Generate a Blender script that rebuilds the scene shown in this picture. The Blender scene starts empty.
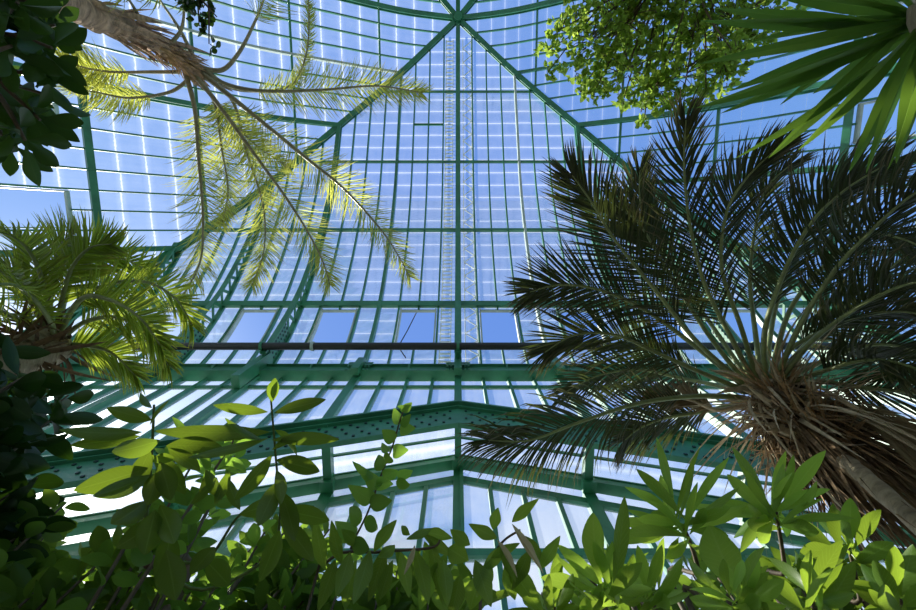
import bpy, math, random
import numpy as np
from mathutils import Vector, Matrix

random.seed(7)
R = random.random
def U(a, b): return a + (b - a) * random.random()
scene = bpy.context.scene
col = scene.collection
V = Vector

# ------------------------------------------------------------------ camera
S = 0.45                       # one glazing bay, metres
EYE = V((0, 0, 1.6))
F = 461.0
EL = math.radians(80.8)
cam_d = bpy.data.cameras.new('camera')
cam_d.sensor_width = 36
cam_d.lens = F / 916 * 36
cam_d.clip_start = 0.05
cam_d.clip_end = 500
cam = bpy.data.objects.new('camera', cam_d)
col.objects.link(cam)
cam.location = EYE
cam.rotation_euler = (math.pi / 2 + EL, 0, 0)
scene.camera = cam
FW = V((0, math.cos(EL), math.sin(EL)))
UP = V((0, -math.sin(EL), math.cos(EL)))
def at(x, y, dist):
    """point at real distance dist from the eye along a line of sight"""
    d = FW + V((1, 0, 0)) * ((x - 458) / F) - UP * ((y - 305) / F)
    return EYE + d.normalized() * dist

# ------------------------------------------------------------------ mesh helper
class MB:
    def __init__(s): s.v = []; s.f = []; s.uv = []; s.m = []
    def quad(s, pts, uv=None, mi=0):
        n = len(s.v); s.v += [tuple(p) for p in pts]
        s.f.append(tuple(range(n, n + len(pts))))
        s.uv += uv if uv else [(0, 0)] * len(pts); s.m.append(mi)
    def strip(s, rings, closed=True, cap=True, mi=0, uvs=None):
        """rings of vertices joined along"""
        n = len(s.v); k = len(rings[0])
        for r in rings: s.v += [tuple(p) for p in r]
        for i in range(len(rings) - 1):
            for j in range(k if closed else k - 1):
                a = n + i * k + j; b = n + i * k + (j + 1) % k
                s.f.append((a, b, b + k, a + k)); s.m.append(mi)
                if uvs: s.uv += [(uvs[0][j], uvs[1][i]), (uvs[0][(j + 1)], uvs[1][i]), (uvs[0][(j + 1)], uvs[1][i + 1]), (uvs[0][j], uvs[1][i + 1])]
                else: s.uv += [(j / k, i), ((j + 1) / k, i), ((j + 1) / k, i + 1), (j / k, i + 1)]
        if cap and closed:
            s.f.append(tuple(range(n + k - 1, n - 1, -1))); s.uv += [(0, 0)] * k; s.m.append(mi)
            e = n + (len(rings) - 1) * k
            s.f.append(tuple(range(e, e + k))); s.uv += [(0, 0)] * k; s.m.append(mi)
    def box(s, c, sx, sy, sz, X=V((1, 0, 0)), Y=V((0, 1, 0)), Z=V((0, 0, 1)), mi=0):
        r = []
        for e in (-1, 1):
            r.append([c + Z * e * sz / 2 + X * a * sx / 2 + Y * b * sy / 2 for a, b in ((-1, -1), (1, -1), (1, 1), (-1, 1))])
        s.strip(r, mi=mi)
    def bar(s, a, b, side, w, up, h, mi=0):
        """rectangular bar from a to b; side, up unit vectors"""
        s.strip([[p + side * i * w / 2 + up * j * h / 2 for i, j in ((-1, -1), (1, -1), (1, 1), (-1, 1))] for p in (a, b)], mi=mi)
    def beam(s, a, b, w, h, ref=V((0, 0, 1)), mi=0):
        t = (b - a).normalized(); side = t.cross(ref)
        if side.length < 1e-4: side = t.cross(V((0, 1, 0)))
        side.normalize(); up = side.cross(t).normalized()
        s.bar(a, b, side, w, up, h, mi)
    def tube(s, pts, rad, k=7, mi=0, jit=0):
        rings = []; n = len(pts); prev = None
        for i, p in enumerate(pts):
            t = (pts[min(i + 1, n - 1)] - pts[max(i - 1, 0)])
            if t.length < 1e-9: t = V((0, 0, 1))
            t.normalize()
            if prev is None:
                prev = t.cross(V((0.3, 0.9, 0.2)))
                if prev.length < 1e-3: prev = t.cross(V((1, 0, 0)))
            sd = (prev - t * prev.dot(t)).normalized(); prev = sd
            up = t.cross(sd); r = rad[i] if isinstance(rad, (list, tuple)) else rad
            rings.append([p + (sd * math.cos(6.2832 * j / k) + up * math.sin(6.2832 * j / k)) * r * (1 + U(-jit, jit)) for j in range(k)])
        s.strip(rings, mi=mi)
    def build(s, name, mats, parent=None, smooth=False, origin=None):
        me = bpy.data.meshes.new(name)
        o0 = origin if origin is not None else V((0, 0, 0))
        me.from_pydata([(p[0] - o0.x, p[1] - o0.y, p[2] - o0.z) for p in s.v], [], s.f)
        uvl = me.uv_layers.new(name='UVMap')
        uvl.data.foreach_set('uv', np.array(s.uv, dtype=np.float32).ravel())
        for m in (mats if isinstance(mats, list) else [mats]): me.materials.append(m)
        me.polygons.foreach_set('material_index', s.m)
        if smooth: me.polygons.foreach_set('use_smooth', [True] * len(s.f))
        me.update()
        o = bpy.data.objects.new(name, me); col.objects.link(o)
        if parent is not None:
            o.parent = parent
            o.location = o0 - parent.location if origin is not None else -parent.location
        else: o.location = o0
        return o
def thing(name, label, cat, loc, group=None):
    o = bpy.data.objects.new(name, None); col.objects.link(o)
    o.location = loc; o.empty_display_size = .1
    o['label'] = label; o['category'] = cat
    if group: o['group'] = group
    return o
def tag(o, label, cat, group=None):
    o['label'] = label; o['category'] = cat
    if group: o['group'] = group
    return o
def structure(o, label=None):
    o['kind'] = 'structure'
    if label: o['label'] = label
    return o

# ------------------------------------------------------------------ materials
def newmat(name):
    m = bpy.data.materials.new(name); m.use_nodes = True
    nt = m.node_tree; nt.nodes.clear()
    out = nt.nodes.new('ShaderNodeOutputMaterial')
    return m, nt, out
def N(nt, t, **k):
    n = nt.nodes.new(t)
    for a, b in k.items():
        if a in n.inputs: n.inputs[a].default_value = b
        else: setattr(n, a, b)
    return n
def ramp(nt, src, pts):
    r = nt.nodes.new('ShaderNodeValToRGB'); e = r.color_ramp.elements
    while len(e) < len(pts): e.new(0.5)
    for i, (p, c) in enumerate(pts):
        e[i].position = p; e[i].color = (*c, 1) if len(c) == 3 else c
    nt.links.new(src, r.inputs[0]); return r
def math_(nt, op, a, b=None, clamp=False):
    n = nt.nodes.new('ShaderNodeMath'); n.operation = op; n.use_clamp = clamp
    for i, x in enumerate((a, b)):
        if x is None: continue
        if isinstance(x, (int, float)): n.inputs[i].default_value = x
        else: nt.links.new(x, n.inputs[i])
    return n.outputs[0]
def paint(name, c, rough=.45, var=.25, scale=3.0, bump=0.0, stretch=None, metallic=0):
    m, nt, out = newmat(name)
    b = N(nt, 'ShaderNodeBsdfPrincipled'); b.inputs['Roughness'].default_value = rough; b.inputs['Metallic'].default_value = metallic
    tc = N(nt, 'ShaderNodeTexCoord'); mp = N(nt, 'ShaderNodeMapping')
    if stretch: mp.inputs['Scale'].default_value = stretch
    nt.links.new(tc.outputs['Object'], mp.inputs[0])
    no = N(nt, 'ShaderNodeTexNoise', Scale=scale, Detail=5.0, Roughness=.65)
    nt.links.new(mp.outputs[0], no.inputs['Vector'])
    r = ramp(nt, no.outputs[0], [(.3, tuple(x * (1 - var) for x in c)), (.7, tuple(min(1, x * (1 + var)) for x in c))])
    nt.links.new(r.outputs[0], b.inputs['Base Color'])
    if bump:
        bp = N(nt, 'ShaderNodeBump', Strength=bump, Distance=.02)
        nt.links.new(no.outputs[0], bp.inputs['Height']); nt.links.new(bp.outputs[0], b.inputs['Normal'])
    nt.links.new(b.outputs[0], out.inputs[0]); return m

def glass(name, dirt, line, lap, waves=.08, rough_share=.5):
    """old horticultural glass: clear, with a film of dirt and a pale line of it at every lap"""
    m, nt, out = newmat(name)
    uv = N(nt, 'ShaderNodeUVMap'); sep = N(nt, 'ShaderNodeSeparateXYZ'); nt.links.new(uv.outputs[0], sep.inputs[0])
    n1 = N(nt, 'ShaderNodeTexNoise', Scale=1.3, Detail=3.0); nt.links.new(uv.outputs[0], n1.inputs['Vector'])
    n2 = N(nt, 'ShaderNodeTexNoise', Scale=9.0, Detail=6.0, Roughness=.7); nt.links.new(uv.outputs[0], n2.inputs['Vector'])
    # per bay offset of the laps
    bay = math_(nt, 'FLOOR', sep.outputs[0])
    wn = N(nt, 'ShaderNodeTexWhiteNoise'); wn.noise_dimensions = '1D'; nt.links.new(bay, wn.inputs['W'])
    y = math_(nt, 'ADD', sep.outputs[1], math_(nt, 'MULTIPLY', wn.outputs[0], .10))
    y = math_(nt, 'ADD', y, math_(nt, 'MULTIPLY', math_(nt, 'SUBTRACT', n2.outputs[0], .5), waves * 2))
    fr = math_(nt, 'FRACT', math_(nt, 'DIVIDE', y, lap))
    di = math_(nt, 'ABSOLUTE', math_(nt, 'SUBTRACT', fr, .5))           # 0 at the lap
    ln = math_(nt, 'SUBTRACT', 1.0, math_(nt, 'MULTIPLY', di, 1 / .045), True)
    halo = math_(nt, 'SUBTRACT', 1.0, math_(nt, 'MULTIPLY', di, 1 / .22), True)
    st = N(nt, 'ShaderNodeTexNoise', Scale=1.0, Detail=4.0)             # streaks run down the slope
    mp = N(nt, 'ShaderNodeMapping'); mp.inputs['Scale'].default_value = (7, .5, 1)
    nt.links.new(uv.outputs[0], mp.inputs[0]); nt.links.new(mp.outputs[0], st.inputs['Vector'])
    a = math_(nt, 'MULTIPLY', math_(nt, 'ADD', math_(nt, 'MULTIPLY', n1.outputs[0], 1.0), math_(nt, 'MULTIPLY', st.outputs[0], 1.0)), dirt)
    a = math_(nt, 'ADD', a, math_(nt, 'MULTIPLY', ln, line))
    a = math_(nt, 'ADD', a, math_(nt, 'MULTIPLY', halo, line * .22), True)
    tr = N(nt, 'ShaderNodeBsdfTransparent'); tr.inputs[0].default_value = (.93, .97, .96, 1)
    tl = N(nt, 'ShaderNodeBsdfTranslucent'); tl.inputs[0].default_value = (.93, .95, .95, 1)
    df = N(nt, 'ShaderNodeBsdfDiffuse'); df.inputs[0].default_value = (.6, .65, .63, 1)
    rf = N(nt, 'ShaderNodeBsdfRefraction', Roughness=.62, IOR=1.25)
    mx0 = N(nt, 'ShaderNodeMixShader'); mx0.inputs[0].default_value = rough_share
    nt.links.new(tl.outputs[0], mx0.inputs[1]); nt.links.new(rf.outputs[0], mx0.inputs[2])
    mx1 = N(nt, 'ShaderNodeMixShader'); mx1.inputs[0].default_value = .05
    nt.links.new(mx0.outputs[0], mx1.inputs[1]); nt.links.new(df.outputs[0], mx1.inputs[2])
    mx = N(nt, 'ShaderNodeMixShader'); nt.links.new(a, mx.inputs[0])
    nt.links.new(tr.outputs[0], mx.inputs[1]); nt.links.new(mx1.outputs[0], mx.inputs[2])
    gl = N(nt, 'ShaderNodeBsdfGlossy', Roughness=.05); fz = N(nt, 'ShaderNodeFresnel', IOR=1.45)
    mg = N(nt, 'ShaderNodeMixShader')
    nt.links.new(math_(nt, 'MULTIPLY', fz.outputs[0], .25), mg.inputs[0])
    nt.links.new(mx.outputs[0], mg.inputs[1]); nt.links.new(gl.outputs[0], mg.inputs[2])
    nt.links.new(mg.outputs[0], out.inputs[0]); return m

def leafmat(name, c1, c2, tc, trans=.5, rough=.35, rib=None, veins=0.0, tipc=None, spec=.3):
    """c1..c2: colour of the blade, varying leaf by leaf; tc: colour of light coming through"""
    m, nt, out = newmat(name)
    g = N(nt, 'ShaderNodeNewGeometry'); uv = N(nt, 'ShaderNodeUVMap')
    sep = N(nt, 'ShaderNodeSeparateXYZ'); nt.links.new(uv.outputs[0], sep.inputs[0])
    rnd = g.outputs['Random Per Island']
    r1 = ramp(nt, rnd, [(0, c1), (1, c2)]); colr = r1.outputs[0]
    t2 = tuple(x * .38 for x in tc)
    r2 = ramp(nt, rnd, [(0, tc), (1, t2)]); colt = r2.outputs[0]
    def mixc(a, b, f):
        n = nt.nodes.new('ShaderNodeMix'); n.data_type = 'RGBA'
        nt.links.new(f, n.inputs[0]); nt.links.new(a, n.inputs[6])
        if isinstance(b, tuple): n.inputs[7].default_value = (*b, 1)
        else: nt.links.new(b, n.inputs[7])
        return n.outputs[2]
    if tipc:
        f = math_(nt, 'MULTIPLY', math_(nt, 'SUBTRACT', sep.outputs[1], .55, True), 1.6, True)
        f = math_(nt, 'MULTIPLY', f, math_(nt, 'GREATER_THAN', rnd, .45))
        colr = mixc(colr, tipc, f); colt = mixc(colt, tuple(x * .8 for x in tipc), f)
    if rib:
        d = math_(nt, 'ABSOLUTE', math_(nt, 'SUBTRACT', sep.outputs[0], .5))
        f = math_(nt, 'SUBTRACT', 1.0, math_(nt, 'MULTIPLY', d, 1 / .045), True)
        f = math_(nt, 'MULTIPLY', f, .8)
        colr = mixc(colr, rib, f)
        if veins:
            w = math_(nt, 'SINE', math_(nt, 'MULTIPLY', math_(nt, 'ADD', sep.outputs[1], math_(nt, 'MULTIPLY', d, -.35)), 85))
            w = math_(nt, 'MULTIPLY', math_(nt, 'SUBTRACT', w, .75, True), 4 * veins, True)
            colr = mixc(colr, rib, w)
            colt = mixc(colt, tuple(x * .7 for x in tc), w)
    b = N(nt, 'ShaderNodeBsdfPrincipled'); b.inputs['Roughness'].default_value = rough
    b.inputs['Specular IOR Level'].default_value = spec
    nt.links.new(colr, b.inputs['Base Color'])
    t = N(nt, 'ShaderNodeBsdfTranslucent'); nt.links.new(colt, t.inputs[0])
    mx = N(nt, 'ShaderNodeMixShader'); mx.inputs[0].default_value = trans
    nt.links.new(b.outputs[0], mx.inputs[1]); nt.links.new(t.outputs[0], mx.inputs[2])
    nt.links.new(mx.outputs[0], out.inputs[0]); return m

M = {}
M['green'] = paint('green_paint', (.035, .19, .095), .4, .3, 2.0)
M['rivet'] = paint('dark_rivet', (.006, .035, .025), .5, .2)
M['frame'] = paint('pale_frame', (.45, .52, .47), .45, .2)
M['pipe'] = paint('black_pipe', (.02, .018, .018), .5, .5, 40)
M['ladder'] = paint('galvanised_ladder', (.62, .64, .62), .5, .15, metallic=.2)
M['glass'] = glass('roof_glass', .055, .26, 1.0, .05, .06)
M['glass_side'] = glass('side_roof_glass', .065, .32, 1.3, .1, .25)
M['glass_wall'] = glass('wall_glass', .21, .2, 4.0, .05, .25)
M['soil'] = paint('soil', (.05, .035, .02), .9, .5, 6, .6)
M['path'] = paint('gravel_path', (.3, .27, .22), .9, .3, 30, .5)
M['stone'] = paint('stone_plinth', (.4, .37, .32), .8, .2, 5, .2)
M['bark'] = paint('smooth_bark', (.16, .115, .08), .85, .45, 14, .6, (1, 1, .25))
M['twig'] = paint('twig', (.10, .07, .035), .7, .4, 20)
M['greentwig'] = paint('green_twig', (.10, .16, .03), .5, .3, 20)
M['palmbark'] = paint('palm_bark', (.46, .30, .20), .9, .65, 9, .9, (1, 1, 3))
M['ringbark'] = paint('ringed_bark', (.38, .31, .21), .9, .45, 7, .9, (1, 1, 6))
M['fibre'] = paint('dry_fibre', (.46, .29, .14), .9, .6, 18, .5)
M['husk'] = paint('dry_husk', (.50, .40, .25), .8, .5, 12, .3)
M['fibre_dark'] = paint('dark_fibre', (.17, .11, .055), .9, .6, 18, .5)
M['rachis'] = paint('frond_stalk', (.22, .26, .09), .5, .3, 15)
M['rachis_pale'] = paint('pale_frond_stalk', (.30, .27, .16), .5, .3, 15)
M['date'] = leafmat('date_leaflet', (.035, .05, .018), (.075, .08, .035), (.12, .15, .03), .3, .3, tipc=(.30, .22, .11))
M['queen'] = leafmat('feather_leaflet', (.30, .36, .05), (.48, .47, .09), (.85, .88, .16), .55, .4, tipc=(.6, .46, .14))
M['fan'] = leafmat('arching_leaflet', (.09, .17, .02), (.19, .26, .03), (.60, .72, .07), .55, .35, tipc=(.55, .46, .07))
M['yucca'] = leafmat('sword_leaf', (.035, .10, .02), (.06, .15, .03), (.34, .58, .06), .42, .28, rib=(.12, .24, .05))
M['maple'] = leafmat('small_leaf', (.14, .26, .03), (.24, .38, .05), (.62, .86, .12), .55, .45)
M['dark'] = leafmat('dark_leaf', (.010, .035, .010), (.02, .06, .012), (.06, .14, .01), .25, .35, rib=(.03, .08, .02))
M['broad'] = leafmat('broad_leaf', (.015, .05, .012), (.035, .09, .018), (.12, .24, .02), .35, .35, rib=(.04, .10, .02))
M['shade'] = leafmat('bush_leaf', (.03, .08, .012), (.07, .15, .02), (.36, .56, .05), .48, .4, rib=(.06, .14, .03))
M['rubber'] = leafmat('rubber_leaf', (.018, .055, .015), (.09, .17, .025), (.42, .60, .04), .40, .22, rib=(.16, .26, .06), veins=.15)
M['spoon'] = leafmat('spoon_leaf', (.09, .22, .03), (.18, .33, .04), (.62, .88, .09), .54, .28, rib=(.24, .38, .10), veins=.3)
M['climber'] = leafmat('climber_leaf', (.05, .16, .03), (.10, .24, .04), (.46, .76, .08), .52, .35, rib=(.12, .26, .05))
M['long'] = leafmat('long_leaf', (.05, .12, .018), (.12, .22, .03), (.50, .72, .06), .48, .3, rib=(.18, .3, .08), veins=.4)
M['deadleaf'] = leafmat('dry_leaf', (.55, .48, .28), (.7, .6, .38), (.9, .75, .4), .5, .6)
M['deadfrond'] = leafmat('dry_leaflet', (.20, .14, .07), (.33, .26, .14), (.3, .2, .08), .3, .6)

# ------------------------------------------------------------------ the glass house
YH = -15.0                      # centre of the pavilion (in bays) behind the eye
PR = [(0, 36.2), (4, 35.0), (8, 32.9), (12, 30.6), (14, 29.0), (16, 27.0), (17.5, 25.2), (18.8, 23.4), (19.8, 21.6), (20.5, 19.9), (20.9, 18.6)]
_s = [0]
for i in range(1, len(PR)): _s.append(_s[-1] + math.dist(PR[i], PR[i - 1]))
def prof(n=90):
    out = []
    for q in range(n + 1):
        s = _s[-1] * q / n
        i = max(j for j in range(len(_s)) if _s[j] <= s + 1e-9); i = min(i, len(PR) - 2)
        u = (s - _s[i]) / (_s[i + 1] - _s[i])
        P = [PR[max(0, i - 1)], PR[i], PR[i + 1], PR[min(len(PR) - 1, i + 2)]]
        T = [_s[max(0, i - 1)], _s[i], _s[i + 1], _s[min(len(PR) - 1, i + 2)]]
        res = []
        for c in (0, 1):
            m1 = (P[2][c] - P[0][c]) / (T[2] - T[0]); m2 = (P[3][c] - P[1][c]) / (T[3] - T[1]); h = T[2] - T[1]
            res.append((2 * u**3 - 3 * u**2 + 1) * P[1][c] + (u**3 - 2 * u**2 + u) * h * m1 + (-2 * u**3 + 3 * u**2) * P[2][c] + (u**3 - u**2) * h * m2)
        out.append((res[0], res[1], s))
    return out
PF = prof()
TT = [p[0] for p in PF]; ZZ = [p[1] for p in PF]; SS = [p[2] for p in PF]
def Zt(t): return float(np.interp(t, TT, ZZ))
def St(t): return float(np.interp(t, TT, SS))
def W(x, y, z): return V((x * S, y * S, z * S + 1.6))
FACES = {'front': lambda a, t, z: W(a, YH + t, z), 'left': lambda a, t, z: W(-t, YH + a, z),
         'right': lambda a, t, z: W(t, YH - a, z), 'back': lambda a, t, z: W(-a, YH - t, z)}
TE = 20.9
def nrm(t):
    e = .05; dz = Zt(min(TE, t + e)) - Zt(max(0, t - e)); dt = min(TE, t + e) - max(0, t - e)
    l = math.hypot(dz, dt); return (dz / l, -dt / l)      # inward normal (dt, dz)
def path(t0, t1, step=.45):
    n = max(2, int((St(t1) - St(t0)) / step)); return [float(np.interp(St(t0) + (St(t1) - St(t0)) * i / n, SS, TT)) for i in range(n + 1)]
tn = [0]
def trim(mb, label, mats=None):
    tn[0] += 1
    return structure(mb.build('trim_%d' % tn[0], mats or [M['green'], M['rivet']]), label)
def sweep(mb, fn, a, ts, w, d0, d1):
    """box section on the profile between inward depths d0, d1 (numbers or functions of t)"""
    rings = []
    for t in ts:
        nt_, nz = nrm(t); z = Zt(t); A = d0(t) if callable(d0) else d0; B = d1(t) if callable(d1) else d1
        rings.append([fn(a + sx * w / 2, t + nt_ * dd, z + nz * dd) for sx, dd in ((-1, A), (1, A), (1, B), (-1, B))])
    mb.strip(rings)
VENT = [(-15, -13), (-11, -9), (-7, -5), (-3, -1), (1, 3), (5, 7), (9, 11), (13, 15)]
V0, V1 = 19.0, 20.25
PURL = [(5.45, .11, .14), (10.6, .13, .16), (15.05, .15, .18), (18.85, .24, .18)]
def dep(t): return float(np.interp(t, [0, 10, 15, 18.5, 20, 20.9], [.35, .4, .55, .8, 1.0, 1.0]))
CEIL = 0
for fname, fn in FACES.items():
    # glass, one sheet per slope, open where the vents stand open
    g = MB(); vents = VENT
    ts = sorted(set([round(t, 4) for t in path(0.02, TE, .5)] + [V0, V1]))
    for i in range(len(ts) - 1):
        ta, tb = ts[i], ts[i + 1]; tm = (ta + tb) / 2
        cuts = [-1e9, 1e9]
        if V0 <= tm <= V1:
            segs = []; x = -99
            for p, q in vents: segs.append((x, p)); x = q
            segs.append((x, 99))
        else: segs = [(-99, 99)]
        for p, q in segs:
            xa0, xa1 = max(-ta, p), min(ta, q); xb0, xb1 = max(-tb, p), min(tb, q)
            if xb1 - xb0 < 1e-6: continue
            g.quad([fn(xa0, ta, Zt(ta)), fn(xa1, ta, Zt(ta)), fn(xb1, tb, Zt(tb)), fn(xb0, tb, Zt(tb))],
                   [(xa0 + 50, St(ta)), (xa1 + 50, St(ta)), (xb1 + 50, St(tb)), (xb0 + 50, St(tb))])
    structure(g.build('ceiling', M['glass_side'] if fname == 'left' else M['glass']), 'old glass panes of the %s slope of the roof' % fname)
    # glazing bars
    b = MB()
    for k in range(-20, 21):
        if k % 8 == 0 or (abs(k) == 12 and fname != 'left'): continue
        w = .16 if k % 4 == 0 and not (fname == 'left' and abs(k) == 12) else .085
        dd_ = .28 if k % 4 == 0 else .15
        if k % 4 == 2 and abs(k) < 15:
            sweep(b, fn, k, path(abs(k) + .1, V0), w, -.03, dd_); sweep(b, fn, k, path(V1, TE), w, -.03, dd_)
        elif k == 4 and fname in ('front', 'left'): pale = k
        else: sweep(b, fn, k, path(abs(k) + .1, TE), w, -.03, dd_)
    if fname == 'front':                                   # short crossbar high in the slope
        nt_, nz = nrm(7.9)
        b.bar(fn(-3, 7.9, Zt(7.9) - .05), fn(-1, 7.9, Zt(7.9) - .05), V((0, 1, 0)), .14 * S, V((0, 0, 1)), .14 * S)
    trim(b, 'thin green glazing bars of the %s slope' % fname)
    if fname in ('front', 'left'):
        b = MB(); sweep(b, fn, 4, path(4.1, TE), .14, -.03, .28); trim(b, 'single pale glazing bar of the %s slope' % fname, [M['frame']])
    # purlins
    for t, w, d in PURL:
        if fname == 'left' and t > 18: t = 18.45; w = .34
        p = MB(); n_, z_ = nrm(t); tg = V((-z_, n_)) if False else None
        rr = []
        for a in (-t, t):
            rr.append([fn(a, t + (-z_) * u * w / 2 + n_ * dd, Zt(t) + n_ * u * w / 2 + z_ * dd) for u, dd in ((-1, 0), (1, 0), (1, d), (-1, d))])
        p.strip(rr)
        if t > 18: # lower flange of the vent beam
            rr = []
            for a in (-t, t):
                rr.append([fn(a, t + (-z_) * u * .17 + n_ * dd, Zt(t) + n_ * u * .17 + z_ * dd) for u, dd in ((-1, d), (1, d), (1, d + .06), (-1, d + .06))])
            p.strip(rr)
        trim(p, 'green purlin across the %s slope' % fname)
    # main ribs, with latticed webs where they deepen towards the eaves
    ks = [0, 8, -8] + ([] if fname == 'left' else [12, -12]) + ([16, -16] if fname in ('left', 'front', 'right') else [])
    for k in ks:
        if fname == 'back' and k: continue
        r = MB(); ts = path(max(abs(k), .15) + .15, TE, .4); w = .26 if k else .30
        if abs(k) == 12: w = .22
        if k == 0:
            sweep(r, fn, 0, ts, .16, 0, dep); sweep(r, fn, 0, ts, w, lambda t: dep(t), lambda t: dep(t) + .07); sweep(r, fn, 0, ts, w, 0, .07)
        else:
            sweep(r, fn, k, ts, w, -.03, .10)
            sweep(r, fn, k, ts, w, lambda t: dep(t) - .07, lambda t: dep(t) + .02)
            # lattice
            s0, s1 = St(ts[0]), St(TE); n = int((s1 - s0) / .55); top = True
            def pt(s, dd):
                t = float(np.interp(s, SS, TT)); a_, b_ = nrm(t); return fn(k, t + a_ * dd, Zt(t) + b_ * dd)
            sideV = (fn(1, 1, 1) - fn(0, 1, 1)).normalized()
            for i in range(n):
                sa = s0 + (s1 - s0) * i / n; sb = s0 + (s1 - s0) * (i + 1) / n
                ta, tb = float(np.interp(sa, SS, TT)), float(np.interp(sb, SS, TT))
                p, q = (pt(sa, .06), pt(sb, dep(tb) - .04)) if i % 2 == 0 else (pt(sa, dep(ta) - .04), pt(sb, .06))
                tt = (q - p).normalized(); up = sideV.cross(tt).normalized()
                r.bar(p, q, sideV, .05 * S, up, (.16 if ta > 15 else .13) * S)
            # riveted foot plate
            sweep(r, fn, k, path(19.95, TE, .3), .06, .05, dep)
            for s_ in np.arange(St(19.97), St(TE), .28):
                for dd in (.25, .5, .75):
                    for e in (-1, 1):
                        c = pt(s_, dd) + sideV * e * .04 * S
                        r.box(c, .03 * S, .09 * S, .09 * S, mi=1)
        trim(r, 'deep green iron rib of the %s slope' % fname)
# hips
for sx, sy in ((-1, 1), (1, 1), (-1, -1), (1, -1)):
    h = MB(); rings = []; rings2 = []
    ts = path(.05, TE, .4); side = V((sy * 1.0, -sx * 1.0, 0)).normalized()
    for t in ts:
        a_, b_ = nrm(t); D = .30 + .55 * max(0, (t - 13) / 7.9)
        c = W(sx * t, YH + sy * t, Zt(t)); inn = V((sx * a_, sy * a_, b_)).normalized() * S
        rings.append([c + side * e * .19 * S + inn * q for e, q in ((-1, 0), (1, 0), (1, .12), (-1, .12))])
        rings2.append([c + side * e * .17 * S + inn * q for e, q in ((-1, D), (1, D), (1, D + .10), (-1, D + .10))])
    h.strip(rings); h.strip(rings2)
    h.strip([[r[2] * .62 + r[3] * .38, r[2] * .38 + r[3] * .62, q[0] * .62 + q[1] * .38, q[0] * .38 + q[1] * .62] for r, q in zip(rings, rings2)])
    trim(h, 'green hip rafter running up to the crown of the roof')
hub = MB()
hub.tube([W(0, YH, 35.5), W(0, YH, 36.3)], .30 * S, 16); trim(hub, 'green boss where the hip rafters meet')

# gutter beams and walls of the pavilion
def wallface(fname, lo, segs=None, ztop=18.6):
    fn = FACES[fname]
GB = MB()
for fname, fn in FACES.items():
    p = MB()
    L = 20.9
    def rect(t0, t1, z0, z1, LL=L, mi=0):
        p.strip([[fn(a, t, z) for t, z in ((t0, z0), (t1, z0), (t1, z1), (t0, z1))] for a in (-LL, LL)], mi=mi)
    rect(20.52, 20.60, 17.62, 18.3); rect(20.6, 21.0, 18.24, 18.3); rect(20.46, 20.92, 17.57, 17.62); rect(20.42, 20.6, 18.3, 18.36)
    rect(20.70, 20.76, 17.62, 18.24)
    rect(20.82, 20.96, 16.72, 16.84)
    for k in range(-20, 21, 2):
        p.strip([[fn(k + e, t, z) for t, z in ((20.42, 18.3), (20.52, 18.3), (20.52, 18.0))] for e in (-.05, .05)])
    trim(p, 'green gutter girder along the %s wall' % fname)

SL = .37; ZR = 14.35        # pitch and ridge of the end bay gable beam
AW = 13.0                  # its half width
def roofz(x): return ZR - SL * abs(x)
YW = YH + TE               # front wall plane (5.9)
# front wall glass above the gable beam
g = MB()
xs = [x * .5 for x in range(-42, 43)]
for i in range(len(xs) - 1):
    a, b = max(-20.9, xs[i]), min(20.9, xs[i + 1])
    za = roofz(a) if abs(a) < AW + .01 and abs(b) < AW + .01 else -1; zb = roofz(b) if za > 0 else -1
    za = max(za, -3.2); zb = max(zb, -3.2)
    if abs(a) >= AW or abs(b) >= AW: za = zb = -2.2
    g.quad([W(a, YW, za), W(b, YW, zb), W(b, YW, 18.5), W(a, YW, 18.5)], [(a + 50, za), (b + 50, zb), (b + 50, 18.5), (a + 50, 18.5)])
structure(g.build('wall_front', M['glass_wall']), 'tall glazed end wall above the gable beam')
b = MB()
for k in range(-20, 21):
    z0 = roofz(k) if abs(k) < AW else -2.2
    if k % 4: b.bar(W(k, YW, z0), W(k, YW, 18.4), V((1, 0, 0)), .11 * S, V((0, 1, 0)), .22 * S)
trim(b, 'thin green glazing bars of the end wall')
for k in (-16, -12, -8, -4, 0, 4, 8, 12, 16):
    b = MB(); z0 = roofz(k) - .05 if abs(k) < AW else -3.5
    w = .30 if k else .26
    b.bar(W(k, YW - .2, z0), W(k, YW - .2, 18.5), V((1, 0, 0)), w * S, V((0, 1, 0)), .10 * S)
    b.bar(W(k, YW - .05, z0), W(k, YW - .05, 18.5), V((1, 0, 0)), .10 * S, V((0, 1, 0)), .3 * S)
    if k % 8 or k == 0: # bracket joining rib to post, with bolts
        b.box(W(k, YW - .52, 17.9), .30 * S, .30 * S, 1.5 * S)
        for z in (17.5, 17.9, 18.3):
            for e in (-.42, -.28, .28, .42):
                b.box(W(k + e, YW - .49, z), .08 * S, .06 * S, .08 * S)
        b.box(W(k, YW - .49, 18.3), 1.0 * S, .03 * S, .42 * S)
    else:
        b.bar(W(k, YW - .52, 15.9), W(k, YW - .60, 18.9), V((1, 0, 0)), .3 * S, V((0, 1, 0)), .5 * S)
    trim(b, 'green iron post of the end wall')
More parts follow.
